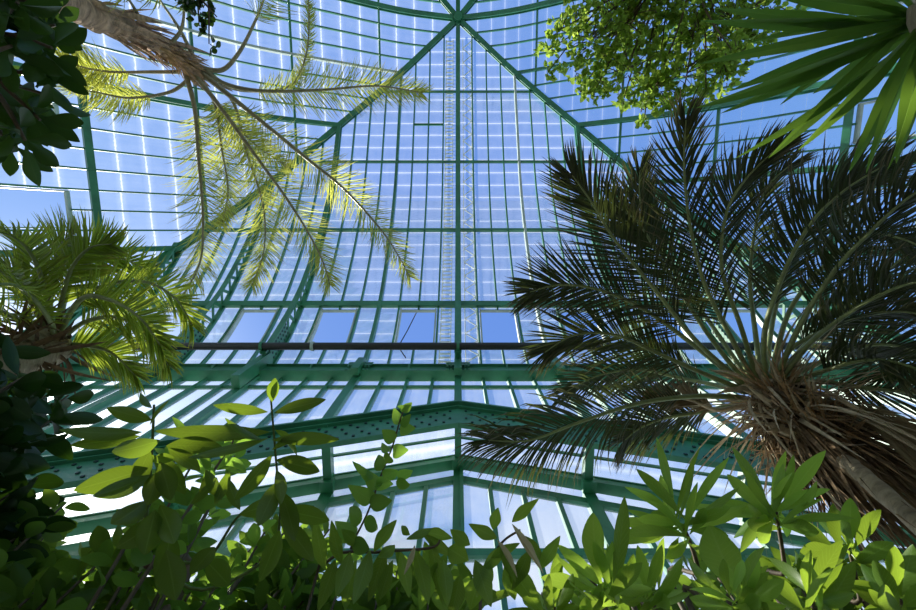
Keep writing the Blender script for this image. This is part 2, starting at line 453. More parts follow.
# other walls
def plainwall(fname, nm):
    fn = FACES[fname]; g = MB()
    g.quad([fn(-20.9, 20.9, -2.2), fn(20.9, 20.9, -2.2), fn(20.9, 20.9, 18.5), fn(-20.9, 20.9, 18.5)], [(30, 0), (71.8, 0), (71.8, 20.7), (30, 20.7)])
    structure(g.build(nm, M['glass_wall']), 'glazed %s wall' % fname)
    b = MB()
    for k in range(-20, 21):
        w = .3 if k % 4 == 0 else .11
        a, c = fn(k, 20.82, -2.2), fn(k, 20.82, 18.4)
        sd = (fn(1, 1, 1) - fn(0, 1, 1)).normalized(); b.bar(a, c, sd, w * S, sd.cross(V((0, 0, 1))), .2 * S)
    for z in (3, 8, 13):
        a, c = fn(-20.9, 20.82, z), fn(20.9, 20.82, z); sd = sd.cross(V((0, 0, 1)))
        b.beam(a, c, .2 * S, .2 * S)
    trim(b, 'green bars of the %s wall' % fname)
plainwall('left', 'wall_left'); plainwall('right', 'wall_right'); plainwall('back', 'wall_back')
# plinth + floor
for i, (fname, fn) in enumerate(FACES.items()):
    b = MB()
    if fname == 'front':
        for a0, a1 in ((-21.2, -AW), (AW, 21.2)):
            b.strip([[fn(a, t, z) for t, z in ((20.6, -3.55), (21.2, -3.55), (21.2, -2.2), (20.6, -2.2))] for a in (a0, a1)])
    else:
        b.strip([[fn(a, t, z) for t, z in ((20.6, -3.55), (21.2, -3.55), (21.2, -2.2), (20.6, -2.2))] for a in (-21.2, 21.2)])
    structure(b.build('baseboard_%s' % fname, M['stone']), 'stone plinth of the %s wall' % fname)
b = MB(); z0 = -1.6 / S
b.quad([W(-21.2, -36.2, z0), W(21.2, -36.2, z0), W(21.2, 9, z0), W(-21.2, 9, z0)], [(0, 0), (1, 0), (1, 1), (0, 1)])
structure(b.build('floor', M['soil']), 'dark planted soil')
b = MB(); b.box(V((0, -4.5, .012)), 1.8, 16, .024); structure(b.build('floor', M['path']), 'gravel path')

# riveted gable beam
YB = YW - .12
b = MB()
for sgn in (-1, 1):
    n = 26
    for (zt, zb, y0, y1, mi) in ((0.16, .06, YB - .26, YB + .2, 0), (.06, -1.22, YB - .05, YB + .05, 0), (-1.17, -1.25, YB - .08, YB + .08, 0), (.0, -.07, YB - .15, YB + .15, 0)):
        b.strip([[W(sgn * x, y, roofz(x) + z) for y, z in ((y0, zb), (y1, zb), (y1, zt), (y0, zt))] for x in (0, AW)], mi=mi)
    x = .25
    while x < AW:
        for j, dz in enumerate((-.22, -.45, -.78, -1.02)):
            xx = x + (.18 if j % 2 else 0)
            b.box(W(sgn * xx, YB - .07, roofz(xx) + dz), .075 * S, .03 * S, .075 * S, mi=1)
        x += .42
trim(b, 'wide riveted green gable beam')

# end bay: low pitched glass roof beyond the beam, and its far wall
YE = 8.0
gz = 14.85
def rz(x): return gz - SL * .92 * abs(x)
g = MB()
for sgn in (-1, 1):
    g.quad([W(0, YW, rz(0)), W(sgn * AW, YW, rz(AW)), W(sgn * AW, YE, rz(AW)), W(0, YE, rz(0))], [(50, 0), (50 + 10 * sgn, 0), (50 + 10 * sgn, 3), (50, 3)])
structure(g.build('ceiling', M['glass_wall']), 'low pitched glass roof of the end bay')
def rzb(x): return rz(x)
for y, w, dz0, dz1, lab in ((6.95, .06, -.12, 0, 'thin green bar across the end bay roof'), (YE - .25, .3, -.36, -.08, 'green edge beam of the end bay roof'), (YE - .02, .16, -1.12, -.84, 'green top rail of the end bay windows')):
    b = MB()
    for sgn in (-1, 1):
        b.strip([[W(sgn * x, yy, rz(x) + z) for yy, z in ((y - w / 2, dz0), (y + w / 2, dz0), (y + w / 2, dz1), (y - w / 2, dz1))] for x in (0, AW)])
        if w == .3: b.strip([[W(sgn * x, yy, rz(x) + z) for yy, z in ((y - .18, -.42), (y + .18, -.42), (y + .18, -.37), (y - .18, -.37))] for x in (0, AW)])
        if w == .3: b.strip([[W(sgn * x, yy, rz(x) + z) for yy, z in ((y - .18, -.1), (y + .2, -.1), (y + .2, -.04), (y - .18, -.04))] for x in (0, AW)])
    trim(b, lab)
for k in (-12, -8, -4, 0, 4, 8, 12):
    b = MB(); zc = rz(k) - .25
    b.bar(W(k, YW, zc), W(k, YE, zc), V((1, 0, 0)), (.26 if k else .22) * S, V((0, 0, 1)), .34 * S)
    b.bar(W(k, YE, zc - .2), W(k, YE, -3.5), V((1, 0, 0)), (.36 if k else .3) * S, V((0, 1, 0)), .22 * S)
    b.box(W(k, YE - .3, zc - .2), .42 * S, .36 * S, .3 * S)
    if k == 0: b.bar(W(.12, YE - .16, zc - .2), W(.12, YE - .16, -3.5), V((1, 0, 0)), .1 * S, V((0, 1, 0)), .14 * S)
    trim(b, 'green roof bearer and post of the end bay')
g = MB()
for sgn in (-1, 1):
    g.quad([W(0, YE, -2.2), W(sgn * AW, YE, -2.2), W(sgn * AW, YE, rz(AW)), W(0, YE, rz(0))], [(50, 0), (50 + sgn * AW, 0), (50 + sgn * AW, 9), (50, 14)])
    g.quad([W(sgn * AW, YW, -2.2), W(sgn * AW, YE, -2.2), W(sgn * AW, YE, rz(AW)), W(sgn * AW, YW, rz(AW))], [(50, 0), (52, 0), (52, 9), (50, 9)])
structure(g.build('window_1', M['glass_wall']), 'tall windows of the end bay')
b = MB()
for k in range(-12, 13):
    if k % 4 == 0: continue
    x = k * 1.0; b.bar(W(x, YE, -2.2), W(x, YE, rz(x) - 1.0), V((1, 0, 0)), .13 * S, V((0, 1, 0)), .18 * S)
for z in (10.35, 6.5, 3): b.bar(W(-AW, YE, z), W(AW, YE, z), V((0, 1, 0)), .2 * S, V((0, 0, 1)), .26 * S)
trim(b, 'green glazing bars of the end bay windows')
b = MB(); b.box(W(0, YE, -2.87), 2 * AW * S, .5 * S, 1.36 * S); structure(b.build('baseboard_front', M['stone']), 'stone plinth of the end bay')

# pale frames round the open vents (front slope)
wi = 1
for fname in ('front', 'left', 'right'):
    fn = FACES[fname]
    for p, q in VENT:
        wi += 1; b = MB()
        for a in (p + .12, q - .12): sweep(b, fn, a, path(V0, V1, .3), .07, -.12, .12)
        for t in (V0 + .04, V1):
            a_, z_ = nrm(t)
            b.strip([[fn(x, t + yy, Zt(t) + zz) for yy, zz in ((-.06, -.1), (.06, -.1), (.06, .12), (-.06, .12))] for x in (p + .1, q - .1)])
        structure(b.build('window_%d' % wi, M['frame']), 'pale frame of an open roof vent')

# pipe under the eaves
pm = thing('heating_pipe', 'long black pipe slung along the end wall below the open roof vents', 'pipe', W(0, 4.72, 18.5))
b = MB(); b.tube([W(-20, 4.72, 18.5), W(-6, 4.72, 18.5), W(-5.9, 4.72, 18.5), W(0, 4.72, 18.5), W(20, 4.72, 18.5)], .16 * S, 14)
b.build('pipe', M['pipe'], pm, True)
for x in (-19.2, -12.2, -8.1, -6.0, 0, 6.0, 8.1, 12.2, 19.2):
    h = MB(); h.tube([W(x - .06, 4.72, 18.5), W(x + .06, 4.72, 18.5)], .2 * S, 14)
    h.bar(W(x, 4.72, 18.65), W(x, 4.9, 19.55 if abs(x) != 8.1 else 19.3), V((1, 0, 0)), .1 * S, V((0, 1, 0)), .05 * S)
    h.build('pipe_hanger', M['frame'] if abs(x) == 6.0 else M['green'], pm)

# two maintenance ladders lying on the outside of the glass
for (x0, x1, lab, step, zig) in ((-.85, -.35, 'pale straight ladder lying on the roof glass left of the middle rib', .30, False),
                            (.35, .95, 'pale zigzag latticed ladder lying on the roof glass right of the middle rib', .55, True)):
    t0 = 1.3 if not zig else 1.3
    ld = thing('roof_ladder', lab, 'ladder', W((x0 + x1) / 2, YH + 20.6, 19.8))
    fn = FACES['front']
    for a in (x0, x1):
        r = MB(); sweep(r, fn, a, path(t0, 20.8, .6), .05, -.35, -.22); r.build('rail', M['ladder'], ld)
    r = MB(); s_ = St(t0) + .1; i = 0
    def q(s, a, d=-.28):
        t = float(np.interp(s, SS, TT)); n_, z_ = nrm(t); return fn(a, t + n_ * d, Zt(t) + z_ * d)
    while s_ < St(20.7):
        if zig: r.tube([q(s_, x0 if i % 2 else x1), q(s_ + step, x1 if i % 2 else x0)], .035 * S, 5)
        else: r = MB(); r.tube([q(s_, x0), q(s_, x1)], .05 * S, 5); r.build('rung', M['ladder'], ld)
        s_ += step; i += 1
    if zig: r.build('lattice', M['ladder'], ld)
# wire hanging from vent
b = MB(); b.tube([W(-2.1, 4.1, 23.4), W(-2.35, 4.6, 21), W(-2.6, 5.0, 19.5), W(-2.2, 5.3, 18.8)], .012, 5)
tag(b.build('cable', M['pipe']), 'thin dark cable hanging across the open vent left of the middle rib', 'cable')

# ------------------------------------------------------------------ plant helpers
def bez(pts, n):
    """smooth curve through the points"""
    out = []; m = len(pts)
    for q in range(n + 1):
        x = q / n * (m - 1); i = min(int(x), m - 2); u = x - i
        p0, p1, p2, p3 = pts[max(0, i - 1)], pts[i], pts[i + 1], pts[min(m - 1, i + 2)]
        out.append(.5 * ((2 * p1) + (p2 - p0) * u + (2 * p0 - 5 * p1 + 4 * p2 - p3) * u * u + (3 * p1 - p0 - 3 * p2 + p3) * u**3))
    return out
SH = {'oval': [(0, .03), (.12, .42), (.3, .85), (.5, 1), (.7, .88), (.87, .5), (1, .02)],
      'spoon': [(0, .06), (.15, .26), (.35, .68), (.55, .97), (.68, 1), (.85, .66), (1, .02)],
      'lance': [(0, .05), (.15, .55), (.35, .95), (.5, 1), (.75, .6), (1, .02)],
      'heart': [(0, .35), (.1, .85), (.3, 1), (.55, .85), (.8, .45), (1, .02)],
      'sword': [(0, .38), (.2, .62), (.45, 1), (.7, .75), (.88, .38), (1, .02)],
      'strip': [(0, .5), (.2, 1), (.6, .8), (1, .03)]}
SHF = {}
for _k, _p in SH.items():
    _x = [q[0] for q in _p]; _y = [q[1] for q in _p]; _o = []
    for _i in range(len(_p) - 1):
        _m0 = (_y[_i + 1] - _y[max(0, _i - 1)]) / (_x[_i + 1] - _x[max(0, _i - 1)]); _j = min(len(_p) - 1, _i + 2); _m1 = (_y[_j] - _y[_i]) / (_x[_j] - _x[_i]); _h = _x[_i + 1] - _x[_i]
        if _j == _i + 1: _m1 = _m1 * 1.6
        for _u in ((0, .5) if _i < len(_p) - 2 else (0, .35, .65, .88)):
            _o.append((_x[_i] + _u * _h, (2*_u**3-3*_u**2+1)*_y[_i] + (_u**3-2*_u**2+_u)*_h*_m0 + (-2*_u**3+3*_u**2)*_y[_i+1] + (_u**3-_u**2)*_h*_m1))
    _o.append((1, _y[-1])); SHF[_k] = _o
def leaf(mb, base, d, nrm_, L, w, shape='oval', curl=.15, fold=.18, petiole=0.0, side_bend=0.0):
    d = d.normalized(); sd = d.cross(nrm_)
    if sd.length < 1e-4: sd = d.cross(V((.3, .5, .8)))
    sd.normalize(); nn = sd.cross(d).normalized()
    if petiole: base = base + d * petiole
    rings = []; us = [0, .5, 1]; vs = []
    for v, ww in (SHF[shape] if w > .012 else SH[shape]):
        c = base + d * (v * L) - nn * (curl * L * v * v) + sd * side_bend * L * v * v
        h = w * .5 * ww
        rings.append([c - sd * h + nn * h * fold * 2, c, c + sd * h + nn * h * fold * 2]); vs.append(v)
    mb.strip(rings, closed=False, cap=False, uvs=(us, vs))
def rv(k=1.0):
    while True:
        v = V((U(-1, 1), U(-1, 1), U(-1, 1)))
        if .05 < v.length < 1: return v * k
def frond(parent, pts, mat, n=60, L=.4, w=.02, ang=55, droop=.25, plume=0.0, start=.15, rr=.014, stalk='rachis', lift=.3, tipang=25, seed=0, kink=0.1, taper=.45):
    """feather frond: a stalk that tapers along pts with leaflets on both sides; one part with its leaflets as a sub-part"""
    c = bez(pts, 40); m = len(c)
    st = MB(); st.tube(c, [rr * (1 - .85 * i / (m - 1)) for i in range(m)], 6)
    so = st.build('frond', M[stalk], parent, True)
    lf = MB()
    for i in range(n):
        u = start + (1 - start) * (i + .5) / n; x = u * (m - 1); j = min(int(x), m - 2)
        p = c[j].lerp(c[j + 1], x - j); T = (c[min(j + 2, m - 1)] - c[max(j - 1, 0)]).normalized()
        B = T.cross(V((0, 0, 1)));
        if B.length < .15: B = T.cross(V((0, 1, .2)))
        B.normalize(); Nn = B.cross(T).normalized()
        uu = (u - start) / (1 - start)
        prof_ = min(1, .45 + uu * 2.2) * (1 - taper * max(0, (uu - .45) / .55)**1.5 - .15 * uu)
        for sg in (-1, 1):
            a = math.radians(ang + (tipang - ang) * uu**1.5 + U(-7, 7))
            dr = T * math.cos(a) + B * sg * math.sin(a) + Nn * (lift + U(-plume, plume)) * math.sin(a)
            l = L * prof_ * U(.85, 1.08)
            d2 = dr.normalized(); q = [p]; cur = p; nseg = 4; g = droop * U(.6, 1.4)
            kb = rv(kink)
            for s_ in range(nseg):
                d2 = (d2 + V((0, 0, -1)) * g * (s_ + .3) / nseg + kb / nseg).normalized(); cur = cur + d2 * l / nseg; q.append(cur)
            sd = d2.cross(Nn + rv(.3));
            if sd.length < 1e-3: continue
            sd.normalize(); ws = [.55, 1, .9, .6, .05]; rings = []
            for s_, qq in enumerate(q):
                h = w * .5 * ws[s_]; up = Nn * h * .35
                rings.append([qq - sd * h + up, qq, qq + sd * h + up])
            lf.strip(rings, closed=False, cap=False, uvs=([0, .5, 1], [0, .25, .5, .75, 1]))
    lo = lf.build('leaflets', M[mat], None, False); lo.parent = so
    return so
def P(*a):
    """a, b, c triples -> points"""
    return [at(*a[i:i + 3]) for i in range(0, len(a), 3)]

# ------------------------------------------------------------------ palm with a thick pale trunk (top left)
qt = thing('feather_palm', 'tall palm with shaggy pinkish trunk and thin yellow-green feather fronds', 'palm', V((-4.0, -2.0, 0)))
cr = at(190, 66, 5.2)
t0 = at(48, -6, 4.2)
down = V((t0.x + (t0.x - cr.x) * .6, t0.y + (t0.y - cr.y) * .6, 0))
tp = bez([down, t0.lerp(down, .35), t0, at(130, 30, 4.75), cr], 60)
def trw(i): return .095 if i < 40 else .095 - .055 * (i - 40) / 20
b = MB(); b.tube(tp, [trw(i) * U(.92, 1.08) for i in range(61)], 16, jit=.08)
b.build('trunk', M['palmbark'], qt, True)
b = MB()
for i in range(95):      # papery sheaths along the trunk
    j = random.randint(34, 59); p = tp[j]; t = (tp[min(60, j + 1)] - tp[j - 1]).normalized()
    o = t.cross(rv()).normalized(); leaf(b, p + o * trw(j) * .93, (t * U(.6, 1) + o * U(.02, .22)) , o, U(.15, .5), U(.02, .06), 'lance', -.05, .3)
b.build('trunk_sheaths', M['palmbark'], qt)
b = MB()
for i in range(260):
    j = random.randint(50, 60); p = tp[j]; t = (tp[60] - tp[50]).normalized(); o = (t.cross(rv())).normalized()
    leaf(b, p + o * .05, t * U(.3, 1) + o * U(.3, .9), o, U(.05, .17), .012, 'strip', .2, .1)
b.build('crown_fibre', M['fibre'], qt)
QF = [
 P(200,72,5.2, 240,104,5.0, 305,157,4.8, 345,190,4.7, 385,235,4.5, 410,277,4.3),
 P(190,70,5.2, 215,100,5.0, 250,148,4.8, 293,208,4.6, 320,255,4.4, 330,285,4.2),
 P(185,72,5.2, 195,110,5.0, 199,160,4.8, 203,215,4.6, 200,262,4.3, 180,300,4.1),
 P(200,75,5.2, 232,100,5.2, 246,150,5.1, 263,205,5.0, 264,250,4.8, 252,285,4.6),
 P(205,70,5.2, 225,84,5.2, 262,91,5.1, 320,90,5.0, 377,86,4.8, 422,93,4.6),
 P(200,68,5.2, 222,70,5.2, 238,54,5.1, 252,28,5.0, 264,-2,4.8, 270,-40,4.5),
 P(205,72,5.2, 240,90,5.3, 290,86,5.5, 306,55,5.4, 309,15,5.2, 306,-20,5.0),
 P(195,60,5.2, 180,30,5.0, 160,0,4.8, 140,-35,4.5),
 P(168,46,5.0, 181,30,4.9, 184,5,4.8, 180,-30,4.5),
 P(143,32,4.8, 138,15,4.8, 126,-5,4.6, 110,-30,4.4),
 P(180,72,5.2, 150,72,5.2, 110,72,5.1, 78,66,5.0, 60,58,4.8),
 P(190,78,5.2, 170,92,5.2, 130,98,5.1, 95,92,4.9, 68,88,4.7),
 P(200,78,5.2, 220,108,5.4, 240,130,5.4, 262,150,5.3, 290,168,5.1),
 P(200,78,5.2, 215,105,5.4, 222,150,5.4, 228,190,5.2, 222,225,5.0),
]
for i, pts in enumerate(QF):
    bare = i in (5, 7, 8, 9)
    frond(qt, pts, 'queen', n=170 if not bare else 60, L=(.36 if i < 10 else .30) if i != 6 else .13, w=.0075, ang=60, droop=.3, plume=1.2, start=(.38 if i > 2 and i < 12 else .22) if not bare else .66,
          rr=.026 if i in (0, 1, 2, 4, 5) else .019, stalk='rachis_pale', lift=.1, tipang=32, kink=.25)

# ------------------------------------------------------------------ date palm (right)
cx = at(768, 392, 3.9)
dp = thing('date_palm', 'date palm with dark green feather crown and ringed leaning trunk hung with dry husks', 'palm', V((3.75, 3.3, 0)))
low = at(900, 508, 3.3)
tp = bez([V((3.75, 3.3, 0)), V((3.45, 2.75, 2.2)), low, at(840, 460, 3.6), cx], 60)
b = MB(); b.tube(tp, [(.045 if i < 46 else .045 + .085 * (i - 46) / 14) * (1 + .07 * math.sin(i * 3.1)) for i in range(61)], 18, jit=.03)
b.build('trunk', M['ringbark'], dp, True)
# persistent boots, fibres and hanging dry stalks
b = MB()
for i in range(150):
    j = random.randint(48, 60); p = tp[j]; t = (tp[60] - tp[54]).normalized(); o = t.cross(rv()).normalized()
    dd = t * U(-.2, 1.0) + o * U(.4, 1.1)
    leaf(b, p + o * .08, dd, t, U(.10, .38), U(.02, .055), 'lance', U(-.2, .4), .3)
b.build('leaf_bases', M['husk'], dp)
b = MB()
for i in range(420):
    j = random.randint(46, 60); p = tp[j]; t = (tp[60] - tp[54]).normalized(); o = t.cross(rv()).normalized()
    dd = t * U(-.9, .7) + o * U(.3, 1.0)
    leaf(b, p + o * .1, dd, t, U(.12, .5), U(.006, .02), 'strip', U(-.2, .6), .1, side_bend=U(-.3, .3))
b.build('crown_fibre', M['fibre'], dp)
b = MB()
for i in range(520):
    j = random.randint(45, 59); p = tp[j]; t = (tp[60] - tp[50]).normalized(); o = t.cross(rv()).normalized()
    if i % 3: o = (o + V((.3, .5, .5))).normalized()
    dd = -t * U(.5, 1.2) + o * U(.1, .6)
    leaf(b, p + o * .12, dd, o, U(.25, .7), U(.008, .03), 'strip', U(-.2, .3), .1, side_bend=U(-.15, .15))
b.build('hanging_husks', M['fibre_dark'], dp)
b = MB()
for i in range(90):
    j = random.randint(52, 60); p = tp[j]; t = (tp[60] - tp[52]).normalized(); o = (t.cross(rv()).normalized() + V((-.3, .3, -.2))).normalized()
    leaf(b, p + o * .1, o + t * U(-.5, .6), t, U(.35, .75), U(.012, .028), 'strip', U(.2, .7), .2, side_bend=U(-.4, .4))
b.build('dry_strips', M['husk'], dp)
for i in range(14):
    b = MB(); j = random.randint(50, 59); p = tp[j]; t = (tp[60] - tp[52]).normalized(); o = (t.cross(rv()).normalized() + V((.2, .1, -.1))).normalized()
    q = [p + o * .1, p + o * .25 - t * .15, p + o * .33 - t * .45, p + o * .35 - t * U(.7, 1.0) + rv(.08)]
    b.tube(bez(q, 12), [.012 * (1 - .6 * k / 12) for k in range(13)], 5); b.build('dry_stalk', M['husk'], dp, True)
DF = [  # rachis lines
 P(755,385,3.85, 735,345,3.7, 705,285,3.55, 690,225,3.4, 684,165,3.3, 686,120,3.3),
 P(758,385,3.85, 742,330,3.75, 722,270,3.6, 726,215,3.5, 745,180,3.4, 775,150,3.4),
 P(750,388,3.85, 700,345,3.6, 655,290,3.4, 615,240,3.25, 590,200,3.15, 572,175,3.1),
 P(748,390,3.85, 700,350,3.7, 645,310,3.5, 600,290,3.3, 560,285,3.2, 530,292,3.1),
 P(748,392,3.85, 700,372,3.7, 655,352,3.6, 615,335,3.45, 575,335,3.35, 545,352,3.3),
 P(745,398,3.85, 700,396,3.6, 640,403,3.3, 580,422,3.1, 530,440,3.0, 488,440,2.95),
 P(765,382,3.85, 765,330,3.7, 785,270,3.5, 812,222,3.4, 845,190,3.3, 885,165,3.2),
 P(775,382,3.85, 800,325,3.6, 835,270,3.4, 872,230,3.2, 905,200,3.1, 945,175,3.0),
 P(778,385,3.85, 808,345,3.7, 850,312,3.5, 890,290,3.35, 925,280,3.2, 960,275,3.1),
 P(775,385,3.85, 790,350,3.9, 830,328,3.9, 868,315,3.8, 905,312,3.7, 945,320,3.6),
 P(782,388,3.85, 820,382,3.9, 865,388,3.9, 905,392,3.8, 945,400,3.7, 980,420,3.6),
 P(762,380,3.85, 755,330,4.0, 750,280,4.1, 755,230,4.2, 765,190,4.2, 790,165,4.1),
 P(752,385,3.85, 715,330,4.0, 680,280,4.1, 650,235,4.1, 640,200,4.0, 640,170,3.9),
 P(770,380,3.85, 790,310,4.1, 830,260,4.2, 865,235,4.2, 905,240,4.1, 940,260,4.0),
 P(745,392,3.85, 715,385,4.0, 680,378,4.1, 640,370,4.1, 600,375,4.0, 565,392,3.9),
 P(752,400,3.85, 720,408,3.9, 690,414,3.9, 665,418,3.8, 640,428,3.7, 625,440,3.6),
 P(780,385,3.85, 825,360,4.1, 870,345,4.1, 915,350,4.0, 960,370,3.9),
 P(785,385,3.8, 820,372,3.7, 865,360,3.5, 905,365,3.3, 950,385,3.1),
 P(750,388,3.85, 705,330,3.8, 662,262,3.7, 640,225,3.6, 615,205,3.5),
 P(770,385,3.9, 800,350,4.3, 850,300,4.4, 900,260,4.3, 950,225,4.2),
 P(765,385,3.9, 775,310,4.3, 800,240,4.3, 835,195,4.2, 870,180,4.1),
]
for i, pts in enumerate(DF):
    tall = i in (0, 1, 11)
    frond(dp, pts, 'date', n=84, L=(.52 if not tall else .46) if i != 5 else .62, w=.0125, ang=50, droop=.30 if i != 5 else .9, plume=.25, start=.27, rr=.021,
          stalk='rachis', lift=.35, tipang=16, kink=.15)
for pts in (P(770,392,3.85, 810,402,3.75, 860,415,3.6, 905,440,3.5, 950,470,3.4), P(770,395,3.85, 800,420,3.8, 845,440,3.8, 890,470,3.7, 935,520,3.6),
            P(760,400,3.85, 720,410,3.8, 690,400,3.7, 655,395,3.6)):
    frond(dp, pts, 'deadfrond', n=40, L=.35, w=.02, ang=30, droop=.8, start=.4, rr=.024, stalk='husk', lift=.1, tipang=10, kink=.3)

# ------------------------------------------------------------------ arching palm (left)
ap_c = at(55, 345, 3.5)
ap = thing('arching_palm', 'sunlit palm with arching yellow-tipped green fronds at the left', 'palm', V((ap_c.x - .15, ap_c.y + .15, 0)))
b = MB(); tp = bez([V((ap_c.x - .15, ap_c.y + .15, 0)), V((ap_c.x - .05, ap_c.y + .05, 2)), ap_c], 30)
b.tube(tp, [.11 * (1 + .05 * math.sin(i * 2.9)) for i in range(31)], 14, jit=.03); b.build('trunk', M['ringbark'], ap, True)
b = MB()
for i in range(160):
    p = tp[random.randint(25, 30)]; o = V((U(-1, 1), U(-1, 1), 0)).normalized()
    leaf(b, p + o * .08, V((o.x, o.y, U(-1.2, .3))), o, U(.12, .35), U(.01, .03), 'strip', .3, .1)
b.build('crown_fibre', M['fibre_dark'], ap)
AF = [
 P(58,340,3.5, 75,305,3.5, 105,285,3.4, 145,282,3.2, 175,298,3.0, 192,325,2.9),
 P(58,342,3.5, 85,322,3.4, 120,318,3.2, 150,338,3.1, 168,365,3.0),
 P(55,340,3.5, 62,300,3.5, 72,268,3.4, 90,248,3.3, 112,244,3.2),
 P(52,340,3.5, 45,290,3.5, 32,255,3.4, 12,236,3.3, -15,230,3.2),
 P(50,342,3.5, 30,300,3.4, 0,270,3.2, -35,262,3.0),
 P(48,344,3.5, 20,320,3.4, -10,310,3.2, -40,320,3.1),
 P(56,340,3.5, 70,280,3.6, 90,262,3.6, 120,258,3.5, 150,272,3.3),
 P(52,340,3.5, 50,285,3.7, 55,260,3.7, 62,243,3.6, 72,236,3.5),
 P(58,345,3.5, 80,345,3.4, 110,352,3.3, 135,375,3.2),
 P(54,342,3.5, 50,320,3.2, 25,290,3.0, -5,285,2.8, -30,300,2.7),
 P(55,342,3.5, 80,300,3.2, 110,300,3.0, 140,318,2.8, 160,345,2.7),
 P(55,340,3.5, 40,300,3.6, 18,275,3.6, -10,262,3.5),
]
for pts in AF:
    frond(ap, pts, 'fan', n=58, L=.29, w=.0125, ang=58, droop=.22, plume=.3, start=.22, rr=.018, stalk='rachis', lift=.25, tipang=22, kink=.12, taper=.4)

# ------------------------------------------------------------------ yucca (top right)
yc = at(925, 18, 1.75)
yu = thing('yucca', 'yucca with long dark green sword leaves fanned out overhead at the top right', 'yucca', V((yc.x + .35, yc.y - .1, 0)))
b = MB(); b.tube(bez([V((yc.x + .35, yc.y - .1, 0)), V((yc.x + .3, yc.y - .1, 1.2)), yc], 20), [.06 * (1 + .05 * math.sin(i * 3)) for i in range(21)], 12); b.build('trunk', M['ringbark'], yu, True)
TIPS = [(722,23,1.55,15),(712,55,1.5,14),(720,102,1.45,17),(740,118,1.5,16),(762,153,1.45,17),(801,155,1.5,17),(840,129,1.4,15),(858,166,1.6,15),(871,163,1.55,12),(735,-4,1.6,15),(780,-3,1.5,15),(913,130,1.5,17),
        (746,76,1.62,14),(770,60,1.7,14),(790,100,1.65,14),(885,140,1.7,13),(930,150,1.45,15),(760,-30,1.7,14),(820,-40,1.6,14),(880,-60,1.5,15),(950,-50,1.4,15),(990,20,1.4,15),(980,90,1.4,15),(830,30,1.9,14),(850,70,1.9,14),(900,90,1.85,13),(810,5,1.8,14),(755,30,1.66,13),(950,120,1.7,14),(815,85,1.75,15)]
for (x, y, d, w) in TIPS:
    tip = at(x, y, d); b = MB(); dirv = tip - yc; L = dirv.length; o = rv(.025)
    lw = w / 461 * 1.75 * .66
    leaf(b, yc + o + dirv.normalized() * .02, dirv + V((0, 0, .10 * L)), (EYE - yc).normalized() + rv(1.0), L * 1.0, lw, 'sword', .10, .22)
    b.build('leaf', M['yucca'], yu)

# ------------------------------------------------------------------ small leaved trees
def cluster_tree(root, name, blobs, mat, dens, L, w, shape, depth, branch_from, twigm='twig', per=6):
    """blobs: (x, y, radius in px, distance); each blob is one leafy branch (a part) with its foliage as a sub-part"""
    for (x, y, r, d) in blobs:
        c = at(x, y, d); rad = r / F * d; tw = MB(); lf = MB()
        st = branch_from
        tw.tube(bez([st, st.lerp(c, .5) + rv(.1), c], 10), [.011 * (1 - .07 * i) for i in range(11)], 6)
        n = int(dens * r * r / 1000)
        for i in range(n):
            p = c + V((U(-1, 1), U(-1, 1), U(-1, 1) * depth)).normalized() * rad * R()**.45
            if i % 2 == 0: tw.tube([c.lerp(p, .3) + rv(rad * .1), c.lerp(p, .7) + rv(rad * .1), p], [.0035, .0025, .002], 4)
            for k in range(per):
                dd = rv() + (p - c).normalized() * .5 + V((0, 0, -.35)); dd.normalize()
                leaf(lf, p + rv(L * .6), dd, V((U(-.8, .8), U(-.8, .8), 1)), L * U(.7, 1.2), w * U(.8, 1.2), shape, U(0, .25), .12)
        bo = tw.build('branch', M[twigm], root); lo = lf.build('foliage', M[mat], None, True); lo.parent = bo
tr_ = thing('maple_tree', 'tree with bright small leaves whose branches hang from above beside the yucca', 'tree', V((2.7, -3.4, 0)))
b = MB(); crn = at(690, -70, 4.3); b.tube(bez([V((2.7, -3.4, 0)), V((2.5, -3.3, 2.6)), crn], 20), [.12 - .004 * i for i in range(21)], 12); b.build('trunk', M['bark'], tr_, True)
random.seed(21)
cluster_tree(tr_, 'x', [(590,42,34,3.8),(618,18,36,3.9),(560,30,13,3.7),(628,70,30,3.7),(655,88,20,3.6),(600,80,14,3.7),(641,112,11,3.6),(680,75,24,3.7),(700,40,36,3.9),(672,5,30,4.0),(735,22,34,3.9),(718,78,16,3.7),
    (580,92,8,3.7),(575,72,12,3.7),(592,96,10,3.6),(624,98,11,3.6),(644,124,7,3.5),(682,100,10,3.6),(706,94,9,3.6),(728,80,8,3.7),(548,72,8,3.7),(660,62,20,3.8),(575,8,16,3.8),(765,10,26,4.0),(640,40,24,3.9),(725,55,20,3.8),(548,50,9,3.7),(640,-10,30,4.0),(735,55,14,3.5)], 'maple', 80, .038, .028, 'heart', .8, crn)

